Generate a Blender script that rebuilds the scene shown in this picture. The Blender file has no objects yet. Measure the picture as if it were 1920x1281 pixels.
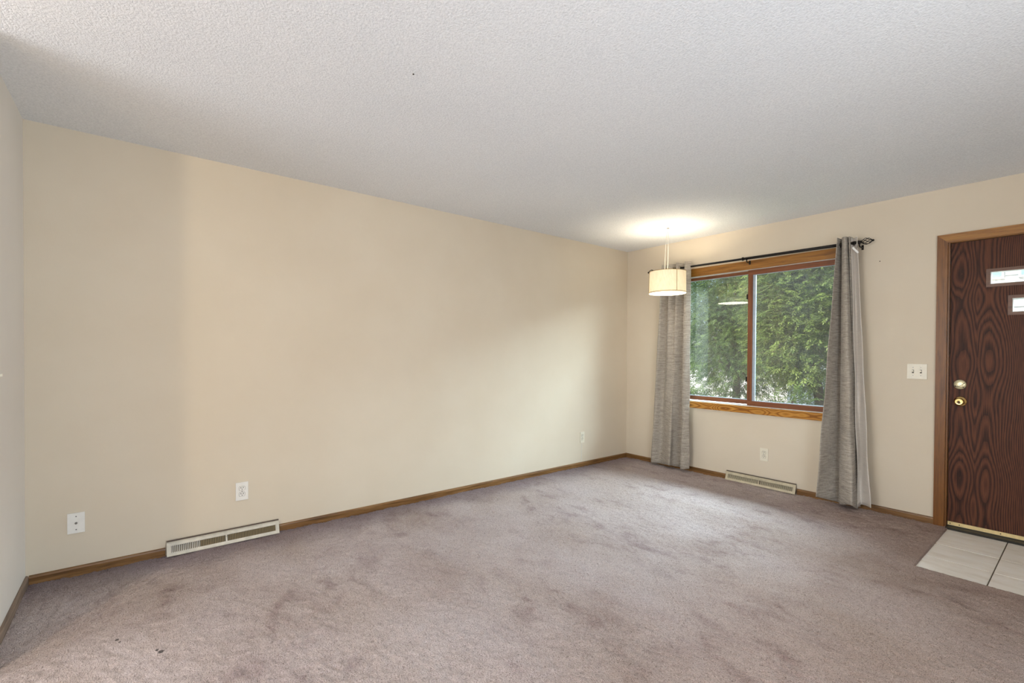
import bpy, bmesh, math, random
import numpy as np
from mathutils import Vector, Matrix
random.seed(7); rng = np.random.default_rng(7)
R = math.radians
scene = bpy.context.scene
C = scene.collection

# ------------------------------------------------------------------ camera
H = 2.44                                   # ceiling height
LY = -5.024                                # near end of the long wall
cam_d = bpy.data.cameras.new('camera'); cam = bpy.data.objects.new('camera', cam_d); C.objects.link(cam)
cam_d.sensor_width = 36.0; cam_d.lens = 877.2551 / 1920 * 36.0
cam_d.shift_y = 30.0177 / 1920
cam_d.clip_start = 0.05; cam_d.clip_end = 200
r_ = Vector((0.6243273, 0.78114327, 0.00553233)); u_ = Vector((-0.01200214, 0.00251087, 0.99992482)); f_ = Vector((-0.78107066, 0.62434676, -0.010943))
mw = Matrix((r_, u_, -f_)).transposed().to_4x4(); mw.translation = (3.5068, -4.5583, 1.2388)
cam.matrix_world = mw
scene.camera = cam

# ------------------------------------------------------------------ colour management, world, sun, window daylight, added fill
scene.view_settings.view_transform = 'Standard'; scene.view_settings.look = 'None'
scene.view_settings.gamma = 1.0; scene.view_settings.use_curve_mapping = False
scene.view_settings.exposure = 0.25
world = bpy.data.worlds.new('sky'); scene.world = world; world.use_nodes = True
wn = world.node_tree; wn.nodes.clear()
sky = wn.nodes.new('ShaderNodeTexSky'); sky.sky_type = 'NISHITA'; sky.sun_disc = False
sky.sun_elevation = R(52); sky.sun_rotation = R(200); sky.dust_density = 1.5
bg = wn.nodes.new('ShaderNodeBackground'); bg.inputs['Strength'].default_value = 0.22
wo = wn.nodes.new('ShaderNodeOutputWorld')
wn.links.new(sky.outputs[0], bg.inputs[0]); wn.links.new(bg.outputs[0], wo.inputs[0])

def light(name, kind, loc, energy, color, rot=(0, 0, 0), **kw):
    d = bpy.data.lights.new(name, kind); d.energy = energy; d.color = color
    for k, v in kw.items(): setattr(d, k, v)
    o = bpy.data.objects.new(name, d); C.objects.link(o); o.location = loc; o.rotation_euler = rot
    return o
light('sun', 'SUN', (0, 0, 12), 6.0, (1.0, 0.95, 0.86), (R(40), R(-12), 0), angle=R(0.6))
# a panel stands in for open sky above the trees at the corner window
# two unseen fill lamps are added, right of and behind the camera
light('window_daylight', 'AREA', (5.6, 2.2, 3.25), 3100, (0.74, 0.89, 1.0), (R(-90), 0, 0), shape='RECTANGLE', size=13.2, size_y=1.5)
light('right_fill', 'AREA', (4.95, -3.7, 1.05), 70, (0.82, 0.91, 1.0), (0, R(125), 0), shape='RECTANGLE', size=2.1, size_y=1.9)
light('hall_fill', 'AREA', (1.9, -8.45, 1.35), 106, (0.84, 0.91, 1.0), (R(112), 0, 0), shape='RECTANGLE', size=2.4, size_y=1.5)

# ------------------------------------------------------------------ helpers
def tag(o, label=None, cat=None, group=None, kind=None):
    if label: o['label'] = label
    if cat: o['category'] = cat
    if group: o['group'] = group
    if kind: o['kind'] = kind
    return o
def link(name, me, mat=None, parent=None, smooth=False):
    o = bpy.data.objects.new(name, me); C.objects.link(o)
    if mat and not me.materials: me.materials.append(mat)
    if parent: o.parent = parent
    if smooth:
        me.polygons.foreach_set('use_smooth', [True] * len(me.polygons))
    return o
def build(name, bm, mat=None, parent=None, smooth=False, bevel=0, segs=2):
    if bevel:
        bmesh.ops.bevel(bm, geom=[e for e in bm.edges if e.is_manifold and e.calc_face_angle(0) > 0.5], offset=bevel, segments=segs, profile=0.6, affect='EDGES')
    bmesh.ops.recalc_face_normals(bm, faces=bm.faces)
    me = bpy.data.meshes.new(name); bm.to_mesh(me); bm.free()
    return link(name, me, mat, parent, smooth)
def empty(name, loc=(0, 0, 0), rz=0):
    o = bpy.data.objects.new(name, None); C.objects.link(o); o.location = loc; o.rotation_euler = (0, 0, rz); o.empty_display_size = 0.1
    return o
def box(bm, x0, x1, y0, y1, z0, z1):
    v = [bm.verts.new((x, y, z)) for x in (x0, x1) for y in (y0, y1) for z in (z0, z1)]
    for f in ((0, 1, 3, 2), (4, 6, 7, 5), (0, 4, 5, 1), (2, 3, 7, 6), (0, 2, 6, 4), (1, 5, 7, 3)):
        bm.faces.new([v[i] for i in f])
    return v
def BX(*a):
    bm = bmesh.new(); box(bm, *a); return bm
def tube(bm, pts, rad, n=10, cap=True):
    """tube along pts; rad a number or one per point"""
    pts = [Vector(p) for p in pts]; rings = []
    rr = rad if isinstance(rad, (list, tuple)) else [rad] * len(pts)
    up = Vector((0, 0, 1))
    prev = None
    for i, p in enumerate(pts):
        t = (pts[min(i + 1, len(pts) - 1)] - pts[max(i - 1, 0)]).normalized()
        if prev is None:
            a = up if abs(t.dot(up)) < 0.9 else Vector((1, 0, 0))
            s = t.cross(a).normalized()
        else:
            s = (prev - t * prev.dot(t)).normalized()
        prev = s
        b = t.cross(s)
        rings.append([bm.verts.new(p + (s * math.cos(2 * math.pi * k / n) + b * math.sin(2 * math.pi * k / n)) * rr[i]) for k in range(n)])
    for a, b in zip(rings, rings[1:]):
        for k in range(n): bm.faces.new((a[k], a[(k + 1) % n], b[(k + 1) % n], b[k]))
    if cap:
        bm.faces.new(rings[0][::-1]); bm.faces.new(rings[-1])
def lathe(bm, prof, n=32, axis='Z', close=True):
    """prof: (radius, height) pairs; axis Z or Y"""
    rings = []
    for r, h in prof:
        ring = []
        for k in range(n):
            c, s = r * math.cos(2 * math.pi * k / n), r * math.sin(2 * math.pi * k / n)
            ring.append(bm.verts.new((c, s, h) if axis == 'Z' else (c, h, s)))
        rings.append(ring)
    for a, b in zip(rings, rings[1:]):
        for k in range(n): bm.faces.new((a[k], a[(k + 1) % n], b[(k + 1) % n], b[k]))
    if close:
        bm.faces.new(rings[0][::-1]); bm.faces.new(rings[-1])
def prism(bm, poly, x0, x1):
    """poly of (y, z) extruded along x"""
    a = [bm.verts.new((x0, y, z)) for y, z in poly]; b = [bm.verts.new((x1, y, z)) for y, z in poly]
    n = len(poly)
    for k in range(n): bm.faces.new((a[k], a[(k + 1) % n], b[(k + 1) % n], b[k]))
    bm.faces.new(a[::-1]); bm.faces.new(b)
def panel_holes(bm, x0, x1, z0, z1, y0, y1, holes):
    """upright panel between y0 and y1 with rectangular through holes (hx0, hx1, hz0, hz1)"""
    xs = sorted({x0, x1, *[h[0] for h in holes], *[h[1] for h in holes]}); zs = sorted({z0, z1, *[h[2] for h in holes], *[h[3] for h in holes]})
    solid = lambda i, j: 0 <= i < len(xs) - 1 and 0 <= j < len(zs) - 1 and not any(h[0] - 1e-6 <= xs[i] and xs[i + 1] <= h[1] + 1e-6 and h[2] - 1e-6 <= zs[j] and zs[j + 1] <= h[3] + 1e-6 for h in holes)
    V = {}
    def v(i, j, k):
        if (i, j, k) not in V: V[i, j, k] = bm.verts.new((xs[i], (y0, y1)[k], zs[j]))
        return V[i, j, k]
    for i in range(len(xs) - 1):
        for j in range(len(zs) - 1):
            if not solid(i, j): continue
            bm.faces.new((v(i, j, 0), v(i + 1, j, 0), v(i + 1, j + 1, 0), v(i, j + 1, 0)))
            bm.faces.new((v(i, j, 1), v(i, j + 1, 1), v(i + 1, j + 1, 1), v(i + 1, j, 1)))
            for di, dj, a, b in ((-1, 0, (i, j), (i, j + 1)), (1, 0, (i + 1, j), (i + 1, j + 1)), (0, -1, (i, j), (i + 1, j)), (0, 1, (i, j + 1), (i + 1, j + 1))):
                if not solid(i + di, j + dj):
                    bm.faces.new((v(*a, 0), v(*b, 0), v(*b, 1), v(*a, 1)))

# ------------------------------------------------------------------ materials
def srgb(r, g, b):
    f = lambda c: (c / 255 / 12.92) if c / 255 <= 0.04045 else ((c / 255 + 0.055) / 1.055) ** 2.4
    return (f(r), f(g), f(b), 1)
class M:
    """small node-building helper"""
    def __init__(s, name, rough=0.6, metal=0.0, spec=0.5):
        s.m = bpy.data.materials.new(name); s.m.use_nodes = True; s.t = s.m.node_tree
        s.p = s.t.nodes['Principled BSDF']; s.out = s.t.nodes['Material Output']
        s.p.inputs['Roughness'].default_value = rough; s.p.inputs['Metallic'].default_value = metal
        s.p.inputs['Specular IOR Level'].default_value = spec
    def n(s, kind, **kw):
        nd = s.t.nodes.new('ShaderNode' + kind)
        for k, v in kw.items():
            if k in nd.bl_rna.properties and k not in ('inputs',): setattr(nd, k, v)
            else: nd.inputs[k.replace('_', ' ')].default_value = v
        return nd
    def l(s, a, b): s.t.links.new(a, b); return s
    def coord(s, scale=(1, 1, 1), world=False, rot=(0, 0, 0)):
        if world: o = s.n('NewGeometry').outputs['Position']
        else: o = s.n('TexCoord').outputs['Object']
        mp = s.n('Mapping'); mp.inputs['Scale'].default_value = scale; mp.inputs['Rotation'].default_value = rot
        s.l(o, mp.inputs['Vector']); return mp.outputs['Vector']
    def noise(s, vec, scale, detail=3, rough=0.55, dist=0.0, out='Fac'):
        nd = s.n('TexNoise'); nd.inputs['Scale'].default_value = scale; nd.inputs['Detail'].default_value = detail
        nd.inputs['Roughness'].default_value = rough; nd.inputs['Distortion'].default_value = dist
        s.l(vec, nd.inputs['Vector']); return nd.outputs[out]
    def ramp(s, fac, stops):
        nd = s.n('ValToRGB'); e = nd.color_ramp.elements
        while len(e) < len(stops): e.new(0.5)
        for el, (p, c) in zip(e, stops): el.position = p; el.color = c
        s.l(fac, nd.inputs['Fac']); return nd.outputs['Color']
    def math(s, op, a, b=None, c=None):
        nd = s.n('Math'); nd.operation = op
        for i, v in enumerate((a, b, c)):
            if v is None: continue
            if isinstance(v, (int, float)): nd.inputs[i].default_value = v
            else: s.l(v, nd.inputs[i])
        return nd.outputs[0]
    def mix(s, fac, a, b, mode='MIX'):
        nd = s.n('Mix'); nd.data_type = 'RGBA'; nd.blend_type = mode
        for sock, v in ((nd.inputs[0], fac), (nd.inputs[6], a), (nd.inputs[7], b)):
            if isinstance(v, (int, float, tuple)): sock.default_value = v
            else: s.l(v, sock)
        return nd.outputs[2]
    def bump(s, h, strength, dist, prev=None):
        nd = s.n('Bump'); nd.inputs['Strength'].default_value = strength; nd.inputs['Distance'].default_value = dist
        s.l(h, nd.inputs['Height'])
        if prev is not None: s.l(prev, nd.inputs['Normal'])
        s.l(nd.outputs[0], s.p.inputs['Normal']); return nd.outputs[0]
    def base(s, c):
        if isinstance(c, tuple): s.p.inputs['Base Color'].default_value = c
        else: s.l(c, s.p.inputs['Base Color'])
        return s
def plain(name, col, rough=0.5, metal=0.0, spec=0.5, var=0.06, scale=30):
    k = M(name, rough, metal, spec); v = k.coord()
    d = tuple(c * (1 - 2 * var) for c in col[:3]) + (1,); b = tuple(min(1, c * (1 + var)) for c in col[:3]) + (1,)
    k.base(k.ramp(k.noise(v, scale, 3), [(0.3, d), (0.7, b)])); return k.m

def mat_wall(name, a, b):
    k = M(name, 0.75, spec=0.2); v = k.coord(world=True)
    k.base(k.ramp(k.noise(v, 2.0, 4), [(0.3, a), (0.7, b)]))
    b = k.bump(k.noise(v, 260, 2), 0.10, 0.002)
    k.bump(k.noise(v, 60, 3), 0.05, 0.004, b); return k.m
def mat_ceiling():
    k = M('textured_ceiling', 0.9, spec=0.1); v = k.coord(world=True)
    n1 = k.noise(v, 120, 2, 0.6, 0.5); n2 = k.noise(v, 1.1, 4)
    c = k.mix(0.5, k.ramp(n1, [(0.32, srgb(214, 217, 220)), (0.62, srgb(246, 248, 250))]), k.ramp(n2, [(0.35, srgb(232, 234, 237)), (0.65, srgb(241, 242, 243))]))
    k.base(c); k.bump(n1, 0.42, 0.009); return k.m
def mat_carpet():
    k = M('carpet_pile', 0.95, spec=0.05); v = k.coord(world=True)
    fib = k.noise(v, 300, 2, 0.7)
    streak = k.noise(k.coord((75, 190, 80), True, (0, 0, R(28))), 1.0, 3, 0.65, 0.4)
    blot = k.noise(v, 2.3, 4, 0.5, 0.25)
    blot2 = k.noise(k.coord((1.0, 1.7, 1), True, (0, 0, R(-35))), 1.1, 3, 0.55, 0.3)
    c = k.ramp(blot, [(0.30, srgb(200, 182, 180)), (0.45, srgb(220, 206, 204)), (0.64, srgb(233, 220, 219))])
    c = k.mix(0.55, c, k.ramp(blot2, [(0.35, srgb(208, 190, 181)), (0.62, srgb(229, 216, 216))]))
    # the traffic lane from the entry door, trodden browner
    sp = k.n('SeparateXYZ'); k.l(k.n('NewGeometry').outputs['Position'], sp.inputs[0])
    wob = k.math('MULTIPLY', k.math('SUBTRACT', k.noise(v, 1.4, 4), 0.5), 0.9)
    lane = k.math('ADD', k.math('SUBTRACT', sp.outputs[0], 2.15), wob)
    ln = k.n('MapRange', interpolation_type='SMOOTHSTEP'); ln.inputs['From Min'].default_value = -0.5; ln.inputs['From Max'].default_value = 0.8; k.l(lane, ln.inputs[0])
    c = k.mix(ln.outputs[0], c, k.mix(1.0, c, srgb(232, 219, 208), 'MULTIPLY'))
    # soil line along the long wall, deepened to carry painted shade
    soil_shade = k.n('MapRange', interpolation_type='SMOOTHSTEP'); soil_shade.inputs['From Min'].default_value = 0.02; soil_shade.inputs['From Max'].default_value = 0.42
    soil_shade.inputs['To Min'].default_value = 1.0; soil_shade.inputs['To Max'].default_value = 0.0
    k.l(k.math('ADD', sp.outputs[0], k.math('MULTIPLY', wob, 0.35)), soil_shade.inputs[0])
    c = k.mix(k.math('MULTIPLY', soil_shade.outputs[0], 1.0), c, k.mix(1.0, c, srgb(190, 184, 192), 'MULTIPLY'))
    c = k.mix(1.0, c, k.ramp(fib, [(0.28, srgb(120, 112, 108)), (0.5, srgb(235, 233, 231)), (0.75, srgb(255, 255, 255))]), 'MULTIPLY')
    c = k.mix(0.8, c, k.ramp(streak, [(0.26, srgb(160, 150, 146)), (0.44, srgb(238, 236, 234)), (0.7, srgb(255, 255, 255))]), 'MULTIPLY')
    k.base(c)
    # pile lying the other way in smudges and foot marks
    smud = k.noise(k.coord((5.0, 9.0, 1), True, (0, 0, R(40))), 1.0, 4, 0.6, 0.4)
    smask = k.ramp(k.noise(v, 1.3, 3), [(0.40, (0, 0, 0, 1)), (0.60, (1, 1, 1, 1))])
    c = k.mix(smask, c, k.mix(1.0, c, k.ramp(smud, [(0.30, srgb(212, 203, 204)), (0.46, srgb(246, 244, 244)), (0.6, srgb(255, 255, 255))]), 'MULTIPLY'))
    for sx, sy, sr in ((1.117, -4.487, 0.011), (1.098, -4.500, 0.006), (0.895, -4.631, 0.007), (0.93, -4.622, 0.005)):
        dd = k.math('SQRT', k.math('ADD', k.math('POWER', k.math('SUBTRACT', sp.outputs[0], sx), 2.0), k.math('POWER', k.math('SUBTRACT', sp.outputs[1], sy), 2.0)))
        spot = k.math('LESS_THAN', k.math('ADD', dd, k.math('MULTIPLY', k.math('SUBTRACT', fib, 0.5), 0.016)), sr)
        c = k.mix(k.math('MULTIPLY', spot, 0.85), c, srgb(62, 56, 52))
    k.base(c)
    b = k.bump(fib, 0.9, 0.006); k.bump(streak, 0.5, 0.006, b)
    k.p.inputs['Sheen Weight'].default_value = 0.08; k.p.inputs['Sheen Roughness'].default_value = 0.5
    return k.m
def mat_oak(name, dark, mid, lite, axis='X', scale=1.0, rough=0.38):
    k = M(name, rough, spec=0.45)
    sc = {'X': (3, 60, 60), 'Z': (60, 60, 3), 'Y': (60, 3, 60)}[axis]
    v = k.coord(tuple(c * scale for c in sc), True)
    a = k.noise(v, 1.0, 4, 0.65, 0.6); g = k.noise(v, 6.0, 2, 0.6)
    c = k.ramp(a, [(0.28, dark), (0.48, mid), (0.72, lite)])
    c = k.mix(0.35, c, k.ramp(g, [(0.35, dark), (0.55, lite)]), 'MULTIPLY')
    k.base(c); k.bump(g, 0.12, 0.002); return k.m
def mat_figured(name, cx, period, stretch, dark, mid, lite, axis, warp=0.02, rough=0.33, seed=0.0, fine_w=0.4):
    """flat-sawn oak: nested cathedral arches. cx: arch centres across the board, period: ring spacing,
    stretch: length of an arch along the board"""
    k = M(name, rough, spec=0.22)
    sp = k.n('SeparateXYZ'); k.l(k.n('NewGeometry').outputs['Position'], sp.inputs[0])
    across, along = (sp.outputs[0], sp.outputs[2]) if axis == 'Z' else (sp.outputs[2], sp.outputs[0])
    cz = lambda fx, fz: k.coord((fx, 1.0, fz) if axis == 'Z' else (fz, 1.0, fx), True)
    wob = k.math('MULTIPLY', k.math('SUBTRACT', k.noise(cz(14, 1.6), 1.0, 2, 0.5), 0.5), warp * 1.0)
    wob2 = k.math('MULTIPLY', k.math('SUBTRACT', k.noise(cz(3.0, 0.8), 1.0, 2, 0.5), 0.5), warp * 4.0)
    dist = None
    for c0 in cx:
        d = k.math('ABSOLUTE', k.math('SUBTRACT', k.math('ADD', across, wob2), c0))
        dist = d if dist is None else k.math('SMOOTH_MIN', dist, d, 0.03)
    # ring depth wanders along the trunk, so the arches open and close
    cmb = k.n('CombineXYZ'); k.l(k.math('MULTIPLY', along, 1.0 / stretch), cmb.inputs[0]); cmb.inputs[1].default_value = 3.7 + seed
    k.l(k.math('MULTIPLY', across, 1.2), cmb.inputs[2])
    depth = k.math('MULTIPLY', k.math('SUBTRACT', k.noise(cmb.outputs[0], 1.0, 1, 0.4), 0.5), period * 20)
    prof = k.math('POWER', k.math('MULTIPLY', dist, 14.0), 1.6)
    ph = k.math('ADD', k.math('DIVIDE', k.math('ADD', depth, wob), period), k.math('MULTIPLY', prof, 0.09 / period * 0.55))
    saw = k.math('FRACT', ph)
    fine = k.noise(cz(430, 9), 1.0, 3, 0.65)
    pores = k.noise(cz(190, 4), 1.0, 3, 0.65)
    ring = k.math('ADD', saw, k.math('MULTIPLY', k.math('SUBTRACT', pores, 0.5), 1.0))
    c = k.ramp(ring, [(0.0, dark), (0.16, dark), (0.34, mid), (0.62, lite), (1.0, mid)])
    c = k.mix(fine_w, c, k.ramp(fine, [(0.34, dark), (0.50, mid), (0.68, lite)]))
    k.base(c); k.bump(fine, 0.12, 0.002); return k.m
def mat_fabric(name, lo, hi):
    k = M(name, 0.9, spec=0.1); v = k.coord((14, 14, 300), True)
    a = k.noise(v, 1.0, 3, 0.6); b = k.noise(k.coord((500, 500, 40), True), 1.0, 2)
    k.base(k.mix(0.35, k.ramp(a, [(0.3, lo), (0.68, hi)]), k.ramp(b, [(0.3, lo), (0.7, hi)])))
    k.bump(a, 0.25, 0.002)
    k.p.inputs['Sheen Weight'].default_value = 0.15
    return k.m
def mat_glass(name, dust=0.05, tint=(0.93, 0.97, 0.96, 1)):
    m = bpy.data.materials.new(name); m.use_nodes = True; t = m.node_tree; t.nodes.clear()
    o = t.nodes.new('ShaderNodeOutputMaterial'); tr = t.nodes.new('ShaderNodeBsdfTransparent'); tr.inputs[0].default_value = tint
    gl = t.nodes.new('ShaderNodeBsdfGlossy'); gl.inputs['Roughness'].default_value = 0.01
    df = t.nodes.new('ShaderNodeBsdfDiffuse'); df.inputs[0].default_value = (0.85, 0.9, 0.95, 1)
    lw = t.nodes.new('ShaderNodeLayerWeight'); lw.inputs[0].default_value = 0.5      # facing = 1 - cos, on both faces alike
    pw = t.nodes.new('ShaderNodeMath'); pw.operation = 'POWER'; pw.inputs[1].default_value = 5.0; t.links.new(lw.outputs['Facing'], pw.inputs[0])
    fr = t.nodes.new('ShaderNodeMath'); fr.operation = 'MULTIPLY_ADD'; fr.inputs[1].default_value = 0.94; fr.inputs[2].default_value = 0.085; t.links.new(pw.outputs[0], fr.inputs[0])
    nz = t.nodes.new('ShaderNodeTexNoise'); nz.inputs['Scale'].default_value = 3.0; nz.inputs['Detail'].default_value = 4
    mp = t.nodes.new('ShaderNodeMapRange'); mp.inputs['From Min'].default_value = 0.3; mp.inputs['From Max'].default_value = 0.7
    mp.inputs['To Min'].default_value = dust * 0.5; mp.inputs['To Max'].default_value = dust * 1.6
    g2 = t.nodes.new('ShaderNodeNewGeometry'); t.links.new(g2.outputs['Position'], nz.inputs['Vector']); t.links.new(nz.outputs['Fac'], mp.inputs[0])
    m1 = t.nodes.new('ShaderNodeMixShader'); m2 = t.nodes.new('ShaderNodeMixShader')
    t.links.new(fr.outputs[0], m1.inputs[0]); t.links.new(tr.outputs[0], m1.inputs[1]); t.links.new(gl.outputs[0], m1.inputs[2])
    t.links.new(mp.outputs[0], m2.inputs[0]); t.links.new(m1.outputs[0], m2.inputs[1]); t.links.new(df.outputs[0], m2.inputs[2])
    t.links.new(m2.outputs[0], o.inputs[0]); return m
def mat_leaf(name, a, b, c):
    k = M(name, 0.5, spec=0.35)
    rnd = k.n('NewGeometry').outputs['Random Per Island']
    big = k.noise(k.coord(world=True), 1.6, 3)
    col = k.mix(0.45, k.ramp(rnd, [(0.0, a), (0.5, b), (1.0, c)]), k.ramp(big, [(0.3, a), (0.7, c)]))
    k.base(col)
    tr = k.n('BsdfTranslucent'); k.l(col, tr.inputs[0]); ms = k.n('MixShader'); ms.inputs[0].default_value = 0.35
    k.l(k.p.outputs[0], ms.inputs[1]); k.l(tr.outputs[0], ms.inputs[2]); k.l(ms.outputs[0], k.out.inputs[0]); return k.m
def mat_shade():
    k = M('lamp_cloth', 0.9, spec=0.05); v = k.coord((260, 260, 20))
    col = k.ramp(k.noise(v, 1.0, 2), [(0.3, srgb(240, 222, 190)), (0.7, srgb(252, 240, 214))])
    k.base(col); tr = k.n('BsdfTranslucent'); k.l(col, tr.inputs[0]); ms = k.n('MixShader'); ms.inputs[0].default_value = 0.042
    k.l(k.p.outputs[0], ms.inputs[1]); k.l(tr.outputs[0], ms.inputs[2]); k.l(ms.outputs[0], k.out.inputs[0]); return k.m

WALL = mat_wall('wall_paint', srgb(218, 205, 184), srgb(222, 210, 190)); WALL_N = mat_wall('daylit_wall_paint', srgb(236, 231, 224), srgb(240, 236, 229)); CEIL = mat_ceiling(); CARPET = mat_carpet()  # near wall paint lightened: window daylight put into its colour
OAK_X = mat_oak('oak_trim_lengthwise', srgb(112, 74, 26), srgb(166, 116, 48), srgb(192, 142, 66), 'X')
OAK_Z = mat_oak('oak_trim_upright', srgb(92, 54, 14), srgb(136, 86, 26), srgb(156, 104, 36), 'Z')
BASE_Y = mat_oak('baseboard_oak', srgb(88, 60, 30), srgb(136, 98, 54), srgb(168, 130, 84), 'Y')
BASE_X = mat_oak('baseboard_oak_cross', srgb(88, 60, 30), srgb(136, 98, 54), srgb(168, 130, 84), 'X')
BASE_G = mat_oak('baseboard_weathered', srgb(108, 92, 80), srgb(150, 130, 114), srgb(176, 158, 142), 'X', rough=0.6)
SASH = mat_oak('stained_sash', srgb(104, 60, 34), srgb(142, 86, 50), srgb(160, 102, 60), 'X', rough=0.4)
SASH_Z = mat_oak('stained_sash_upright', srgb(104, 60, 34), srgb(142, 86, 50), srgb(160, 102, 60), 'Z', rough=0.4)
SILL = mat_figured('oak_sill_figure', [0.700], 0.012, 0.34, srgb(126, 74, 24), srgb(176, 118, 48), srgb(204, 150, 72), 'X', warp=0.006, fine_w=0.25)
DOORW = mat_figured('dark_red_oak_veneer', [2.915, 3.045], 0.015, 0.62, srgb(26, 12, 8), srgb(76, 42, 28), srgb(114, 68, 44), 'Z', warp=0.022, rough=0.5)
LITE_FR = mat_oak('lite_moulding', srgb(84, 52, 34), srgb(116, 76, 50), srgb(132, 92, 62), 'X')
VINYL = plain('white_vinyl', srgb(225, 226, 222), 0.4)
SPACER = plain('pale_blue_spacer', srgb(176, 190, 202), 0.35)
BLACK = plain('black_iron', srgb(40, 36, 34), 0.45, 0.6)
DARK = plain('dark_void', srgb(24, 20, 17), 0.9)
IVORY = plain('ivory_plastic', srgb(234, 227, 208), 0.35, var=0.02)
RIM = plain('outlet_shadow_gap', srgb(128, 118, 102), 0.6)
WHITE_P = plain('white_plastic', srgb(240, 237, 230), 0.35, var=0.02)
SLOT = plain('dark_slot', srgb(52, 44, 34), 0.7)
STEEL = plain('dull_steel', srgb(140, 136, 130), 0.35, 0.9)
BRASS = plain('polished_brass', srgb(222, 192, 128), 0.25, 1.0, var=0.04)
BRASS_PALE = plain('pale_brass', srgb(226, 216, 176), 0.35, 0.6, var=0.03)
STRIP = plain('brass_strip', srgb(232, 208, 150), 0.45, 0.35, var=0.05, scale=60)
VENT_W = plain('aged_white_enamel', srgb(212, 204, 188), 0.45, var=0.09, scale=22)
VENT_C = plain('aged_cream_enamel', srgb(204, 192, 164), 0.45, var=0.09, scale=22)
VENT_D = plain('register_back_brown', srgb(92, 78, 68), 0.6)
FIN_O = plain('register_fin_olive', srgb(92, 78, 48), 0.5, var=0.1, scale=14)
FABRIC = mat_fabric('grey_slub_fabric', srgb(106, 99, 91), srgb(206, 196, 182))
LINING = mat_fabric('pale_lining', srgb(206, 198, 188), srgb(226, 218, 208))
TAG = plain('white_card', srgb(235, 233, 228), 0.6)
GLASS = mat_glass('window_glass', 0.02); GLASS2 = mat_glass('door_glass', 0.04)
GROUT = plain('grout', srgb(122, 110, 94), 0.9, var=0.08)
def mat_tile():
    k = M('ceramic_tile', 0.42, spec=0.4); v = k.coord((3, 9, 3), True)
    k.base(k.ramp(k.noise(v, 1.6, 5, 0.6, 0.4), [(0.3, srgb(236, 228, 216)), (0.5, srgb(246, 240, 230)), (0.7, srgb(251, 247, 240))])); return k.m
TILE = mat_tile(); THRESH = plain('dark_bronze', srgb(46, 42, 36), 0.5, 0.5)

# ------------------------------------------------------------------ the room shell
XR = 4.6; YH = -8.2; T = 0.14
WX0, WX1, WZ0, WZ1 = 0.70, 2.20, 0.735, 2.045          # window opening
DX0, DX1, DZ1 = 2.828, 3.752, 2.047                     # door opening
def struct(o, label, cat): return tag(o, label, cat, kind='structure')
bm = bmesh.new(); box(bm, -T, 0, YH, 0.0, -0.1, H)
struct(build('wall_left', bm, WALL), 'long beige painted wall running from the corner window', 'wall')
bm = bmesh.new(); panel_holes(bm, -T, XR + T, -0.1, H, 0, T, [(WX0, WX1, WZ0, WZ1), (DX0, DX1, -0.1, DZ1)])
struct(build('wall_back', bm, WALL), 'beige wall with the window and the entry door', 'wall')
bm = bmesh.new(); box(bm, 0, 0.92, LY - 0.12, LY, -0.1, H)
struct(build('wall_near', bm, WALL_N), 'short wall stub lightened as if daylit at the near end of the long wall', 'wall')
bm = bmesh.new(); panel_holes(bm, YH, 0, -0.1, H, XR, XR + T, [(-4.7, -2.7, 0.0, 2.1)])
for v in bm.verts: v.co = Vector((v.co.y, v.co.x, v.co.z))
struct(build('wall_right', bm, WALL), 'beige wall with an opening added for a fill lamp', 'wall')
bm = bmesh.new(); panel_holes(bm, -T, XR + T, -0.1, H, YH - T, YH, [(0.7, 3.1, 0.6, 2.1)])
struct(build('wall_hall', bm, WALL), 'beige wall at the far end of the adjoining hall', 'wall')
bm = bmesh.new(); panel_holes(bm, -1.5, XR + 1.5, -0.5, H + 0.3, T, T + 0.03, [(WX0, WX1, WZ0, WZ1), (DX0, DX1, -0.1, DZ1)])
struct(build('wall_light_absorber', bm, plain('dark_bounce_absorber', srgb(70, 58, 48), 0.9)), 'added dark panel outside the window wall that soaks up bounced light', 'wall')  # added to keep the window panel's light from bouncing onto the trees
struct(build('ceiling', BX(-T, XR + T, YH - T, T, H, H + 0.15), CEIL), 'white textured ceiling', 'ceiling')

# carpet: a fine grid of pile with the entry cut out of it
TX0, TX1, TY0 = 2.852, 3.95, -0.992
st = 0.0085
gx = np.arange(0.0, XR + st * 0.5, st); gy = np.arange(LY - 0.5, st * 0.5, st)
X, Y = np.meshgrid(gx, gy, indexing='ij')
def vnoise(x, y, f, seed):
    x = x * f; y = y * f; xi = np.floor(x).astype(int); yi = np.floor(y).astype(int); xf = x - xi; yf = y - yi
    g = np.random.default_rng(seed).random((512, 512)); G = lambda a, b: g[a % 512, b % 512]
    sx = xf * xf * (3 - 2 * xf); sy = yf * yf * (3 - 2 * yf)
    return (G(xi, yi) * (1 - sx) + G(xi + 1, yi) * sx) * (1 - sy) + (G(xi, yi + 1) * (1 - sx) + G(xi + 1, yi + 1) * sx) * sy
Z = 0.0030 * (rng.random(X.shape) - 0.5) * 2 + 0.0035 * (vnoise(X * 0.8 + Y * 0.5, Y - X * 0.4, 42, 1) - 0.5) * 2 + 0.003 * (vnoise(X, Y, 5, 2) - 0.5) * 2 - 0.002
ex = np.maximum(np.maximum(TX0 - X, X - TX1), TY0 - Y)                 # distance to the entry cut: the trimmed edge is pressed flat
Z = np.where(ex > 0, -0.002 + (Z + 0.002) * np.clip(0.15 + ex / 0.10, 0, 1), Z)
jx = (rng.random(X.shape) - 0.5) * 0.004; jy = (rng.random(X.shape) - 0.5) * 0.004
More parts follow.
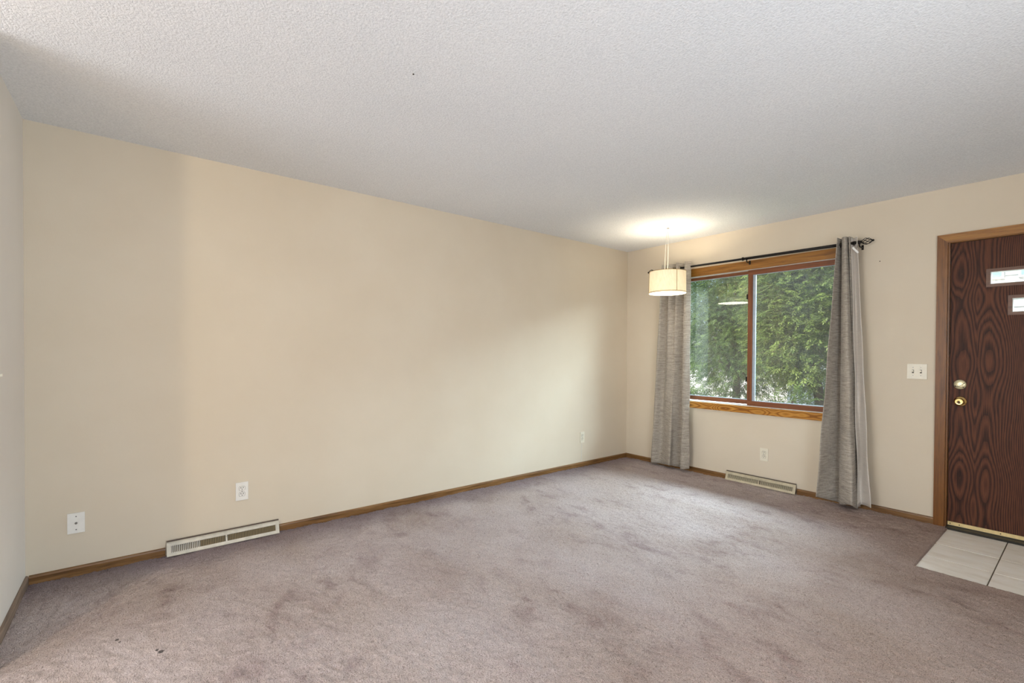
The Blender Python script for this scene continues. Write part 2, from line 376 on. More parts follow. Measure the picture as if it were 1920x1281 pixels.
wob = 0.006 * (vnoise(X * 0 + 0.3, Y, 9, 3) - 0.5) * 2; wob2 = 0.006 * (vnoise(X, Y * 0 + 0.7, 9, 4) - 0.5) * 2
inside = (X > TX0) & (X < TX1) & (Y > TY0)
co = np.stack([np.clip(X + jx, 0.0, XR), np.clip(Y + jy, -99, 0), Z], -1).reshape(-1, 3)
nx, ny = X.shape; idx = np.arange(nx * ny).reshape(nx, ny)
q = np.stack([idx[:-1, :-1], idx[1:, :-1], idx[1:, 1:], idx[:-1, 1:]], -1).reshape(-1, 4)
keep = ~(inside[:-1, :-1] & inside[1:, :-1] & inside[1:, 1:] & inside[:-1, 1:]).reshape(-1)
# verts just inside the cut drop to the backing: the rolled-over carpet edge
sel = inside.reshape(-1); co[sel, 2] = -0.014
dxl = np.abs(co[:, 0] - TX0); dyl = np.abs(co[:, 1] - TY0)
nearx = sel & (dxl < dyl); neary = sel & ~nearx
co[nearx, 0] = TX0 + 0.001 * rng.random(nearx.sum()); co[neary, 1] = TY0 + 0.001 * rng.random(neary.sum())
q = q[keep]
me = bpy.data.meshes.new('floor'); me.from_pydata(co.tolist(), [], q.tolist()); me.update()
struct(link('floor', me, CARPET, None, True), 'worn pinkish grey wall to wall carpet', 'carpet')
struct(build('floor_hall', BX(0, XR, YH, LY - 0.5, -0.1, -0.002), CARPET), 'carpet of the adjoining hall', 'carpet')
fe = struct(build('floor_entry', BX(-0.02, XR, LY - 0.5, 0.0, -0.1, -0.0165), GROUT), 'grout bed of the entry tiles', 'floor')
ty = [-0.002, -0.4335, -0.7275, -1.03]; tx = [2.80, 3.1485, 3.4455, 3.7425, 4.02]
for i in range(4):
    for j in range(3):
        g = 0.003
        o = build('tile', BX(tx[i] + g, tx[i + 1] - g, ty[j + 1] + 2 * g, ty[j] - 2 * g, -0.0165, -0.011 - 0.0006 * ((i + j) % 2)), TILE, fe, bevel=0.002, segs=1)

# baseboards (0.046 visible above the pile)
BB = 0.0465
def baseboard(name, runs, axis, mat, label):
    bm = bmesh.new()
    for a, b in runs:
        prof = [(0.0, -0.012), (0.012, -0.012), (0.012, BB - 0.012), (0.009, BB - 0.003), (0.004, BB), (0.0, BB)]
        n0 = len(bm.verts); prism(bm, prof, a, b); bm.verts.ensure_lookup_table()
        for v in bm.verts[n0:]:
            u, d, z = v.co
            v.co = {'left': (d + 0.0005, u, z), 'back': (u, -d - 0.0005, z), 'near': (u, LY + d + 0.0005, z)}[axis]
    return struct(build(name, bm, mat), label, 'baseboard')
baseboard('baseboard_left', [(LY + 0.0135, -4.432), (-3.803, -3.2), (-3.199, -0.0135)], 'left', BASE_Y, 'oak baseboard along the long beige wall')
baseboard('baseboard_back', [(0.0, 1.222), (1.862, DX0 - 0.058)], 'back', BASE_X, 'oak baseboard under the window')
baseboard('baseboard_near', [(0.0, 0.92)], 'near', BASE_G, 'weathered grey brown baseboard of the short near wall')

# ------------------------------------------------------------------ window
win = struct(empty('window_1', (0, 0, 0)), 'sliding window with oak casing between grey curtains', 'window')
CW = 0.078
for nm, b, mt in (('casing', (WX0 - CW, WX1 + CW, -0.018, -0.0005, WZ1 - 0.005, WZ1 + CW), OAK_X),
                  ('casing', (WX0 - CW, WX0 + 0.005, -0.018, -0.0005, WZ0, WZ1 - 0.005), OAK_Z),
                  ('casing', (WX1 - 0.005, WX1 + CW, -0.018, -0.0005, WZ0, WZ1 - 0.005), OAK_Z),
                  ('apron', (WX0 - CW, WX1 + CW, -0.020, -0.0005, WZ0 - 0.066, WZ0), SILL)):
    build(nm, BX(*b), mt, win, bevel=0.004)
fr = bmesh.new(); panel_holes(fr, WX0, WX1, WZ0, WZ1, 0.0, 0.13, [(WX0 + 0.012, WX1 - 0.012, WZ0 + 0.006, WZ1 - 0.008)])
build('jamb_liner', fr, VINYL, win)
def sash(x0, x1, z0, z1, y0, y1, stl, str_, rt, rb, spacer):
    s = empty('sash'); s.parent = win
    build('rail', BX(x0, x1, y0, y1, z1 - rt, z1), SASH, s, bevel=0.003)
    build('rail', BX(x0, x1, y0, y1, z0, z0 + rb), SASH, s, bevel=0.003)
    build('stile', BX(x0, x0 + stl, y0, y1, z0 + rb, z1 - rt), SASH_Z, s, bevel=0.003)
    build('stile', BX(x1 - str_, x1, y0, y1, z0 + rb, z1 - rt), SASH_Z, s, bevel=0.003)
    sp = bmesh.new(); gx0, gx1, gz0, gz1 = x0 + stl, x1 - str_, z0 + rb, z1 - rt
    panel_holes(sp, gx0, gx1, gz0, gz1, y0 + 0.012, y1 - 0.004, [(gx0 + spacer, gx1 - spacer, gz0 + 0.006, gz1 - 0.004)])
    build('glazing_spacer', sp, SPACER, s)
    ym = (y0 + y1) / 2 + 0.006
    build('pane', BX(gx0 + spacer * 0.5, gx1 - spacer * 0.5, ym, ym + 0.003, gz0 + 0.003, gz1 - 0.002), GLASS, s)
    return s
sl = sash(0.712, 1.450, WZ0 + 0.014, WZ1 - 0.002, 0.060, 0.090, 0.042, 0.040, 0.034, 0.040, 0.007)
sr = sash(1.405, 2.188, WZ0 + 0.0065, WZ1 - 0.009, 0.020, 0.050, 0.041, 0.042, 0.044, 0.044, 0.026)
for z in (1.787, 0.993):
    build('sash_clip', BX(1.386, 1.4045, 0.030, 0.052, z - 0.024, z + 0.024), BLACK, win, bevel=0.002)

# invented frames for the openings of the two added fill lamps
w2 = struct(empty('added_window_right', (XR, -3.7, 0)), 'added white frame at the right fill lamp', 'window')
bm = bmesh.new(); panel_holes(bm, -1.0, 1.0, 0.0, 2.1, 0.03, 0.09, [(-0.94, -0.03, 0.08, 2.04), (0.03, 0.94, 0.08, 2.04)])
fo = build('frame', bm, VINYL, w2); fo.rotation_euler = (0, 0, R(-90))
w3 = struct(empty('added_window_hall', (1.9, YH, 0)), 'added white frame at the hall fill lamp', 'window')
bm = bmesh.new(); panel_holes(bm, -1.2, 1.2, 0.6, 2.1, -0.10, -0.04, [(-1.15, -0.03, 0.65, 2.05), (0.03, 1.15, 0.65, 2.05)])
build('frame', bm, VINYL, w3)

# ------------------------------------------------------------------ entry door
door = struct(empty('door_1', (0, 0, 0)), 'dark red oak entry door with stepped glass lites', 'door')
LITES = [(3.040, 3.552, 1.727, 1.812), (3.146, 3.446, 1.529, 1.622), (3.252, 3.340, 1.331, 1.424)]
sl0, sl1 = 2.8405, 3.7395; dy = 0.030
bm = bmesh.new(); panel_holes(bm, sl0, sl1, 0.010, 2.040, dy, dy + 0.044, LITES); build('slab', bm, DOORW, door)
for (a, b, c, d) in LITES:
    lt = empty('lite'); lt.parent = door
    bm = bmesh.new(); panel_holes(bm, a - 0.020, b + 0.020, c - 0.020, d + 0.020, dy - 0.007, dy, [(a, b, c, d)]); build('moulding', bm, LITE_FR, lt)
    bm = bmesh.new(); panel_holes(bm, a, b, c, d, dy + 0.002, dy + 0.040, [(a + 0.004, b - 0.004, c + 0.004, d - 0.004)]); build('glazing_bead', bm, VINYL, lt)
    build('pane', BX(a + 0.003, b - 0.003, dy + 0.020, dy + 0.024, c + 0.003, d - 0.003), GLASS2, lt)
def mitre(poly, mt):
    bm = bmesh.new(); a = [bm.verts.new((x, -0.017, z)) for x, z in poly]; b = [bm.verts.new((x, -0.0005, z)) for x, z in poly]; n = len(poly)
    for k in range(n): bm.faces.new((a[k], a[(k + 1) % n], b[(k + 1) % n], b[k]))
    bm.faces.new(a); bm.faces.new(b[::-1]); build('casing', bm, mt, door, bevel=0.0025)
zi, zo = DZ1 - 0.002, DZ1 + 0.056
mitre([(DX0 - 0.058, -0.012), (DX0, -0.012), (DX0, zi), (DX0 - 0.058, zo)], OAK_Z)
mitre([(DX1 + 0.058, -0.012), (DX1 + 0.058, zo), (DX1, zi), (DX1, -0.012)], OAK_Z)
mitre([(DX0 - 0.058, zo), (DX0, zi), (DX1, zi), (DX1 + 0.058, zo)], OAK_X)
for nm, b, mt in (
                  ('jamb', (DX0, DX0 + 0.0105, 0.0, 0.14, -0.012, DZ1), OAK_Z), ('jamb', (DX1 - 0.0105, DX1, 0.0, 0.14, -0.012, DZ1), OAK_Z),
                  ('jamb', (DX0 + 0.0105, DX1 - 0.0105, 0.0, 0.14, DZ1 - 0.005, DZ1), OAK_X)):
    build(nm, BX(*b), mt, door, bevel=0.002)
build('threshold', BX(DX0 + 0.011, DX1 - 0.011, -0.036, 0.14, -0.012, 0.004), THRESH, door, bevel=0.004)
ks = build('kick_strip', BX(sl0 + 0.002, sl1 - 0.002, dy - 0.004, dy, 0.009, 0.034), STRIP, door, bevel=0.001, segs=1)
for x in (2.856, 2.905, 3.11, 3.32, 3.53, 3.72):
    bm = bmesh.new(); lathe(bm, [(0.0035, -0.0012), (0.0035, 0.0)], 10, 'Y'); s = build('screw', bm, SLOT, ks); s.location = (x, dy - 0.004, 0.021)
# lock set
bm = bmesh.new(); lathe(bm, [(0.034, 0.0), (0.034, -0.006), (0.031, -0.010), (0.010, -0.0115)], 40, 'Y'); db = build('deadbolt', bm, BRASS_PALE, door, True); db.location = (2.897, dy, 1.027)
bm = bmesh.new()
pts = [(-0.024 + 0.050 * t, -0.0125, -0.017 + 0.030 * t * t) for t in np.linspace(0, 1, 12)]
tube(bm, pts, 0.0016, 6); build('thumb_groove', bm, SLOT, db)
for px, pz in ((-0.024, -0.012), (0.018, -0.019)):
    bm = bmesh.new(); lathe(bm, [(0.0036, -0.0125), (0.0036, -0.009)], 10, 'Y'); s = build('screw', bm, SLOT, db); s.location = (px, 0, pz)
kb = empty('door_knob', (2.900, dy, 0.906)); kb.parent = door
bm = bmesh.new(); lathe(bm, [(0.035, 0.0), (0.035, -0.004), (0.030, -0.009), (0.014, -0.011), (0.013, -0.028)], 40, 'Y'); build('rose', bm, BRASS, kb, True)
bm = bmesh.new(); lathe(bm, [(0.013, -0.026), (0.020, -0.030), (0.0265, -0.040), (0.027, -0.050), (0.023, -0.058), (0.017, -0.0605), (0.014, -0.058), (0.011, -0.0605)], 40, 'Y'); build('knob', bm, BRASS, kb, True)
bm = bmesh.new(); lathe(bm, [(0.006, -0.0590), (0.006, -0.0630)], 20, 'Y'); build('lock_button', bm, SLOT, kb)

# ------------------------------------------------------------------ wall plates (built in a frame with +Y out of the wall)
LEFT, BACK = R(-90), R(180)
def wall_thing(name, x, y, z, rz): return empty(name, (x, y, z), rz)
def plate(t, w, h, mat, d=0.0065):
    return build('plate', BX(-w / 2, w / 2, 0.0006, d, -h / 2, h / 2), mat, t, bevel=0.0035, segs=3)
def screw(t, x, z, d=0.0065, r=0.0032):
    bm = bmesh.new(); lathe(bm, [(r, d - 0.001), (r, d + 0.0008)], 12, 'Y'); o = build('screw', bm, STEEL, t); o.location = (x, 0, z)
def receptacle(t, z, mat, d=0.0065):
    n = 28; ring = []
    bm = bmesh.new()
    pts = [(max(-0.0165, min(0.0165, 0.0185 * math.cos(a))), max(-0.0135, min(0.0135, 0.0185 * math.sin(a)))) for a in [2 * math.pi * k / n for k in range(n)]]
    a = [bm.verts.new((x, d - 0.002, zz)) for x, zz in pts]; b = [bm.verts.new((x, d + 0.0022, zz)) for x, zz in pts]
    for k in range(n): bm.faces.new((a[k], a[(k + 1) % n], b[(k + 1) % n], b[k]))
    bm.faces.new(a[::-1]); bm.faces.new(b)
    rc = build('receptacle', bm, mat, t); rc.location = (0, 0, z)
    rim = bmesh.new(); tube(rim, [(x * 1.04, d + 0.0003, zz * 1.04) for x, zz in pts + pts[:1]], 0.0008, 5, False); build('rim', rim, RIM, rc)
    for x in (-0.0065, 0.0065):
        build('slot', BX(x - 0.0017, x + 0.0017, d + 0.002, d + 0.0027, 0.0005, 0.0095), SLOT, rc)
    bm = bmesh.new(); lathe(bm, [(0.0027, d + 0.002), (0.0027, d + 0.0028)], 12, 'Y'); g = build('ground_hole', bm, DARK, rc); g.location = (0, 0, -0.006)
def outlet(x, y, z, rz, label, mat, w=0.072, h=0.117, plug=False):
    t = tag(wall_thing('wall_outlet', x, y, z, rz), label, 'outlet', 'duplex wall outlets'); plate(t, w, h, mat)
    receptacle(t, 0.0195, mat); receptacle(t, -0.0195, mat); screw(t, 0, 0)
    return t
outlet(0, -4.0265, 0.316, LEFT, 'white duplex outlet on the long wall above the floor register', WHITE_P)
outlet(1.578, 0, 0.299, BACK, 'ivory duplex outlet below the window between the curtains', IVORY)
outlet(0, -0.768, 0.315, LEFT, 'small ivory outlet on the long wall near the corner with a wire below', IVORY, 0.062)
bm = bmesh.new(); tube(bm, [(0.006, -0.778, 0.252), (0.0045, -0.778, 0.15), (0.0045, -0.7775, BB + 0.002)], 0.0022, 6)
tag(build('wire', bm, WHITE_P), 'thin white wire running down from the corner outlet to the baseboard', 'wire')
cx = tag(wall_thing('cable_jack', 0, -4.827, 0.2855, LEFT), 'white cable jack wall plate at the near end of the long wall', 'wall plate')
plate(cx, 0.071, 0.111, WHITE_P); screw(cx, 0, 0.036); screw(cx, 0, -0.036)
bm = bmesh.new(); box(bm, -0.011, 0.011, 0.0055, 0.0085, -0.022, 0.022); build('insert', bm, WHITE_P, cx, bevel=0.001, segs=1)
bm = bmesh.new(); lathe(bm, [(0.006, 0.0082), (0.006, 0.011), (0.0045, 0.011), (0.0045, 0.018)], 12, 'Y'); build('coax_connector', bm, STEEL, cx)
sw = tag(wall_thing('light_switch', 2.665, 0, 1.1125, BACK), 'ivory double toggle switch plate beside the entry door', 'switch')
plate(sw, 0.115, 0.112, IVORY)
for x in (-0.023, 0.023):
    for z in (0.030, -0.030): screw(sw, x, z, r=0.0036)
    build('toggle_slot', BX(x - 0.0055, x + 0.0055, 0.006, 0.0071, -0.0125, 0.0125), SLOT, sw)
    bm = bmesh.new(); vs = box(bm, x - 0.0042, x + 0.0042, 0.0065, 0.0175, -0.006, 0.004)
    for v in vs:
        if v.co.y > 0.01: v.co.z += 0.006
    build('toggle', bm, IVORY, sw, bevel=0.001, segs=1)

s1 = tag(wall_thing('light_switch', 0.632, LY, 1.128, 0), 'single toggle switch on the short near wall', 'switch')
plate(s1, 0.071, 0.115, IVORY)
bm = bmesh.new(); vs = box(bm, -0.0045, 0.0045, 0.006, 0.021, -0.006, 0.005)
for v in vs:
    if v.co.y > 0.01: v.co.z += 0.005
build('toggle', bm, IVORY, s1, bevel=0.001, segs=1); screw(s1, 0, 0.030); screw(s1, 0, -0.030)
def nail(name, loc, rot, label):
    bm = bmesh.new(); lathe(bm, [(0.0035, 0.0005), (0.0035, 0.004), (0.007, 0.005), (0.007, 0.007), (0.003, 0.009)], 12)
    o = tag(build(name, bm, SLOT), label, 'nail'); o.location = loc; o.rotation_euler = rot; o.scale = (0.55, 0.55, 0.55)
nail('nail', (2.431, 0, 1.971), (R(90), 0, 0), 'small dark nail in the wall between curtain and entry door')
nail('ceiling_screw', (1.649, -3.627, H), (R(180), 0, 0), 'small dark screw left in the textured ceiling')

# ------------------------------------------------------------------ baseboard registers
FIN_G = plain('register_fin_brown_gold', srgb(140, 118, 74), 0.5, var=0.1, scale=14)
def register(x, y, rz, length, mat, label, open_fins, fin_mat):
    t = tag(empty('baseboard_register', (x, y, 0), rz), label, 'floor register')
    h = length / 2
    P0, P1 = Vector((0.046, 0.004)), Vector((0.020, 0.076))       # (out, up) of the sloped front
    def sl(a, dpt=0.0):
        p = P0.lerp(P1, a); n = Vector((P1.y - P0.y, -(P1.x - P0.x))).normalized()
        return (p.x - n.x * dpt, p.y - n.y * dpt)
    build('back_plate', BX(-h, h, 0.0128, 0.0168, 0.002, 0.088), VENT_D, t)
    def strip(name, a0, a1, m, x0=-h, x1=h, th=0.0025, off=0.0):
        bm = bmesh.new(); prism(bm, [sl(a0, off), sl(a1, off), sl(a1, off + th), sl(a0, off + th)], x0, x1); return build(name, bm, m, t)
    strip('lower_band', 0.0, 0.23, mat); strip('upper_band', 0.72, 1.0, mat)
    build('top_lip', BX(-h, h, 0.0165, 0.0235, 0.074, 0.080), mat, t, bevel=0.0015, segs=1)
    strip('ridge', 0.74, 0.81, mat, off=-0.003, th=0.003)
    build('bottom_lip', BX(-h, h, 0.018, 0.049, 0.0015, 0.005), mat, t, bevel=0.001, segs=1)
    for s in (-1, 1):
        strip('end_frame', 0.23, 0.72, mat, s * h - (0.022 if s > 0 else 0), s * h + (0 if s > 0 else 0.022))
        bm = bmesh.new(); prism(bm, [(0.0168, 0.004), (0.045, 0.004), (0.019, 0.076), (0.0168, 0.080)], s * h - (0.0025 if s > 0 else 0), s * h + (0 if s > 0 else 0.0025))
        build('end_cap', bm, mat if s > 0 else VENT_D, t)
    strip('centre_bar', 0.23, 0.72, mat, -0.005, 0.005, 0.003, -0.0005)
    bm = bmesh.new(); tube(bm, [(0.0, sl(0.62, -0.001)[0], sl(0.62)[1]), (0.0, sl(0.66, -0.014)[0], sl(0.66, -0.014)[1])], 0.0028, 8); build('damper_lever', bm, mat, t)
    strip('damper', 0.22, 0.72, DARK if not open_fins else FIN_O, -h + 0.003, h - 0.003, 0.001, 0.012)
    nf = 62; span = length - 0.044; fins = {}
    for k in range(nf):
        xx = -h + 0.022 + span * (k + 0.5) / nf
        if abs(xx) < 0.006: continue
        m2 = fin_mat if open_fins and xx < h * 0.45 else mat
        if m2 not in fins:
            bm = bmesh.new(); prism(bm, [sl(0.21, 0.0030), sl(0.74, 0.0030), sl(0.74, 0.0055), sl(0.21, 0.0055)], -0.0021, 0.0021)
            o = build('fin', bm, m2, t); fins[m2] = o; o.location.x = xx
        else:
            o = fins[m2].copy(); C.objects.link(o); o.parent = t; o.location.x = xx
    return t
register(0, -4.118, LEFT, 0.618, VENT_W, 'white metal baseboard register on the long wall below an outlet', True, FIN_G)
register(1.545, 0, BACK, 0.628, VENT_C, 'cream metal baseboard register under the window', False, None)

# ------------------------------------------------------------------ curtain rod and curtains
RY = -0.085
rz_at = lambda x: 2.141 - 0.0065 * (x - 0.4)
rod = tag(empty('curtain_rod', (0.42, RY, rz_at(0.42))), 'black iron curtain rod with twisted cage finials above the window', 'curtain rod')
def rel(pts): return [(x - 0.42, y - RY, z - rz_at(0.42)) for x, y, z in pts]
bm = bmesh.new(); tube(bm, rel([(0.43, RY, rz_at(0.43)), (1.43, RY, rz_at(1.43))]), 0.0100, 14); build('inner_tube', bm, BLACK, rod, True)
bm = bmesh.new(); tube(bm, rel([(1.40, RY, rz_at(1.40)), (2.31, RY, rz_at(2.31))]), 0.0125, 14); build('outer_tube', bm, BLACK, rod, True)
bm = bmesh.new(); tube(bm, rel([(1.392, RY, rz_at(1.4)), (1.396, RY, rz_at(1.4)), (1.408, RY, rz_at(1.4)), (1.412, RY, rz_at(1.4))]), [0.012, 0.0165, 0.0165, 0.012], 14); build('collar', bm, BLACK, rod)
for x in (0.50, 1.437, 2.318):
    br = empty('bracket', rel([(x, RY, rz_at(x))])[0]); br.parent = rod
    bm = bmesh.new(); tube(bm, [(0, 0.0145 * math.cos(a), 0.0145 * math.sin(a)) for a in np.linspace(R(150), R(390), 14)], 0.004, 8); build('cup', bm, BLACK, br)
    bm = bmesh.new(); tube(bm, [(0, 0.0, -0.013), (0, 0.0, -0.028), (0, 0.01, -0.034), (0, -RY - 0.006 - (0.018 if 0.6 < x < 2.2 else 0), -0.034)], 0.005, 8); build('arm', bm, BLACK, br)
    build('bracket_plate', BX(-0.007, 0.007, -RY - 0.006 - (0.0165 if 0.6 < x < 2.25 else 0), -RY - 0.002 - (0.0165 if 0.6 < x < 2.25 else 0), -0.050, -0.012), BLACK, br, bevel=0.001, segs=1)
def finial(x, s):
    f = empty('finial', rel([(x, RY, rz_at(x))])[0]); f.parent = rod
    bm = bmesh.new(); pr = [(0.0, 0.012), (0.008, 0.016), (0.014, 0.010), (0.022, 0.012), (0.026, 0.007)]
    tube(bm, [(s * a, 0, 0) for a, _ in pr], [b for _, b in pr], 14); build('ferrule', bm, BLACK, f, True)
    for k in range(6):
        pts = []
        for t in np.linspace(0, 1, 15):
            rr = 0.004 + 0.024 * math.sin(math.pi * t) ** 0.85 * (1 - 0.25 * t); a = 2 * math.pi * k / 6 + 2.2 * t
            pts.append((s * (0.024 + 0.072 * t), rr * math.cos(a), rr * math.sin(a)))
        bm = bmesh.new(); tube(bm, pts, 0.0024, 6); build('cage_wire', bm, BLACK, f, True)
    bm = bmesh.new(); tube(bm, [(s * 0.092, 0, 0), (s * 0.097, 0, 0), (s * 0.104, 0, 0), (s * 0.108, 0, 0)], [0.006, 0.009, 0.008, 0.002], 10); build('tip', bm, BLACK, f, True)
finial(0.452, -1); finial(2.306, 1)

def catmull(P, n):
    P = [np.array(p, float) for p in P]; P = [2 * P[0] - P[1]] + P + [2 * P[-1] - P[-2]]; out = []
    for i in range(1, len(P) - 2):
        for k in range(n):
            t = k / n; a, b, c, d = P[i - 1:i + 3]
            out.append(0.5 * ((2 * b) + (-a + c) * t + (2 * a - 5 * b + 4 * c - d) * t * t + (-a + 3 * b - 3 * c + d) * t ** 3))
    out.append(P[-2]); return np.array(out)
def sheet(name, top, bot, z1, z0, mat, parent, nz=70, sub=9, thick=0.003, hem=None, seed=0, ease=0.85):
    A, B = catmull(top, sub), catmull(bot, sub); n = len(A); vs = []; fs = []
    for j in range(nz + 1):
        t = j / nz; w = t ** ease
        for i in range(n):
            x, y = A[i] * (1 - w) + B[i] * w
            lo = z0 + (hem(i / (n - 1)) if hem else 0)
            z = z1 + (lo - z1) * t
            x += 0.004 * math.sin(7 * t * 3 + i * 0.35 + seed) * t; y += 0.005 * math.sin(5.3 * t * 3 + i * 0.22 + 2 * seed) * t
            vs.append((x, y, z))
    for j in range(nz):
        for i in range(n - 1):
            a = j * n + i; fs.append((a, a + 1, a + 1 + n, a + n))
    me = bpy.data.meshes.new(name); me.from_pydata(vs, [], fs); me.update()
    o = link(name, me, mat, parent, True)
    m = o.modifiers.new('cloth_thickness', 'SOLIDIFY'); m.thickness = thick; m.offset = 0
    return o
def grommets(parent, xs, z_of):
    for x in xs:
        bm = bmesh.new(); tube(bm, [(0.004 * math.sin(a) * 0, 0.0165 * math.cos(a), 0.0165 * math.sin(a)) for a in np.linspace(0, 2 * math.pi, 21)], 0.0034, 6, False)
        o = build('grommet', bm, BLACK, parent, True); o.location = (x, RY, z_of(x) - 0.004); o.rotation_euler = (0, 0, R(20))
lc = tag(empty('curtain', (0, 0, 0)), 'grey slub grommet curtain hanging behind the pendant lamp', 'curtain', 'grey curtains at the window')
sheet('panel', [(.535, -.085), (.562, -.130), (.602, -.040), (.645, -.130), (.685, -.040), (.730, -.130), (.775, -.040), (.825, -.125), (.872, -.088)],
      [(.388, -.045), (.440, -.115), (.510, -.070), (.600, -.105), (.690, -.175), (.692, -.100), (.742, -.040), (.812, -.135), (.878, -.100)],
      2.192, 0.022, FABRIC, lc, hem=lambda s: 0.030 * math.exp(-((s - 0.5) / 0.15) ** 2) + 0.02 * max(0, s - 0.8) / 0.2, seed=1.0, ease=1.0)
grommets(lc, (.583, .624, .666, .708, .753, .800), rz_at)
rc = tag(empty('curtain', (0, 0, 0)), 'grey slub curtain with pale lining turned out beside the entry door wall', 'curtain', 'grey curtains at the window')
sheet('panel', [(2.182, -.140), (2.186, -.085), (2.192, -.035), (2.205, -.105), (2.238, -.135), (2.244, -.040), (2.256, -.120), (2.262, -.040)],
      [(2.088, -.240), (2.135, -.130), (2.190, -.032), (2.225, -.130), (2.322, -.205), (2.330, -.120), (2.326, -.050), (2.329, -.028)],
      2.180, 0.012, FABRIC, rc, hem=lambda s: 0.062 * max(0, 0.28 - s) / 0.28 + 0.045 * math.exp(-((s - 0.56) / 0.12) ** 2), seed=2.0, ease=1.0)
sheet('lining', [(2.262, -.090), (2.274, -.055), (2.286, -.070), (2.308, -.110)],
      [(2.342, -.120), (2.340, -.060), (2.378, -.090), (2.432, -.170)], 2.172, 0.030, LINING, rc, hem=lambda s: 0.03 * s, seed=3.0, ease=1.0)
grommets(rc, (2.190, 2.222, 2.250, 2.282), rz_at)
tg = build('tag', BX(-0.007, 0.007, -0.001, 0.001, -0.030, 0.030), TAG, rc); tg.location = (2.306, -0.140, 2.060); tg.rotation_euler = (0, R(-38), R(20))
bm = bmesh.new(); tube(bm, [(2.318, -0.115, 2.125), (2.318, -0.125, 2.10), (2.315, -0.130, 2.075)], 0.0016, 5); build('tag_string', bm, BLACK, rc)

# ------------------------------------------------------------------ pendant lamp
LX, LYP = 0.918, -0.58
lamp = tag(empty('pendant_lamp', (LX, LYP, H)), 'lit cream drum shade pendant lamp hanging from a ceiling hook', 'pendant lamp')
zt, zb, rad = 2.021 - H, 1.812 - H, 0.170
bm = bmesh.new(); lathe(bm, [(rad * 0.985, zt), (rad, zb)], 64, 'Z', False); sh = build('shade', bm, mat_shade(), lamp, True)
SEAM = plain('shade_seam', srgb(176, 146, 86), 0.8)
for z, r in ((zt - 0.001, rad * 0.988), (zb + 0.012, rad * 1.004)):
    bm = bmesh.new(); tube(bm, [(r * math.cos(a), r * math.sin(a), z) for a in np.linspace(0, 2 * math.pi, 65)], 0.0024, 6, False); build('trim_band', bm, SEAM, lamp)
for a in (R(-28), R(92), R(212)):
    d = Vector((math.cos(a), math.sin(a), 0)); bm = bmesh.new()
    tube(bm, [d * (rad * 0.99) + Vector((0, 0, zt)), d * (rad * 1.004) + Vector((0, 0, zb + 0.012))], 0.0026, 6); build('seam', bm, SEAM, lamp)
DIFF = M('diffuser_acrylic', 0.6); DIFF.base(srgb(255, 252, 244)); DIFF.p.inputs['Emission Color'].default_value = (1, 0.93, 0.8, 1); DIFF.p.inputs['Emission Strength'].default_value = 7
bm = bmesh.new(); lathe(bm, [(rad * 0.975, zb + 0.002), (rad * 0.975, zb + 0.006)], 48); build('diffuser', bm, DIFF.m, lamp)
bm = bmesh.new()
for a in (R(30), R(150), R(270)):
    tube(bm, [(0, 0, zt - 0.012), (rad * 0.98 * math.cos(a), rad * 0.98 * math.sin(a), zt - 0.004)], 0.002, 6)
build('spider', bm, BRASS, lamp)
bm = bmesh.new(); lathe(bm, [(0.018, zt - 0.012), (0.018, zt - 0.075), (0.012, zt - 0.08)], 20); build('socket', bm, WHITE_P, lamp)
CORD = plain('clear_white_cord', srgb(238, 234, 224), 0.4)
bm = bmesh.new(); tube(bm, [(0.0, 0.0, zt - 0.012), (0.004, 0, -0.2), (0.006, 0, -0.040)], 0.0034, 8); build('cord', bm, CORD, lamp)
bm = bmesh.new(); tube(bm, [(-0.022, -0.014, zt + 0.002), (-0.022, -0.012, -0.30), (-0.016, -0.010, -0.15), (-0.010, -0.004, -0.060), (0.0, 0, -0.036)], 0.0026, 8); build('cord', bm, CORD, lamp)
bm = bmesh.new(); lathe(bm, [(0.013, -0.0005), (0.013, -0.004), (0.004, -0.006)], 16); build('hook_plate', bm, STEEL, lamp)
bm = bmesh.new(); tube(bm, [(0, 0, -0.005), (0, 0, -0.014)] + [(0.009 * math.sin(a), 0, -0.026 + 0.011 * math.cos(a)) for a in np.linspace(0.2, 5.2, 12)], 0.0022, 6); build('hook', bm, WHITE_P, lamp)
BULB = M('lit_bulb', 0.4); BULB.base((1, 1, 1, 1)); BULB.p.inputs['Emission Color'].default_value = (1, 0.86, 0.62, 1); BULB.p.inputs['Emission Strength'].default_value = 8
bm = bmesh.new(); bmesh.ops.create_uvsphere(bm, u_segments=16, v_segments=10, radius=0.028); bl = build('bulb', bm, BULB.m, lamp, True); bl.location = (0, 0, zt - 0.105)
pl = light('pendant_light', 'POINT', (0, 0, zt - 0.10), 42, (1.0, 0.89, 0.70), shadow_soft_size=0.03); pl.parent = lamp; bl.visible_shadow = True
bl.scale = (0.9, 0.9, 1)

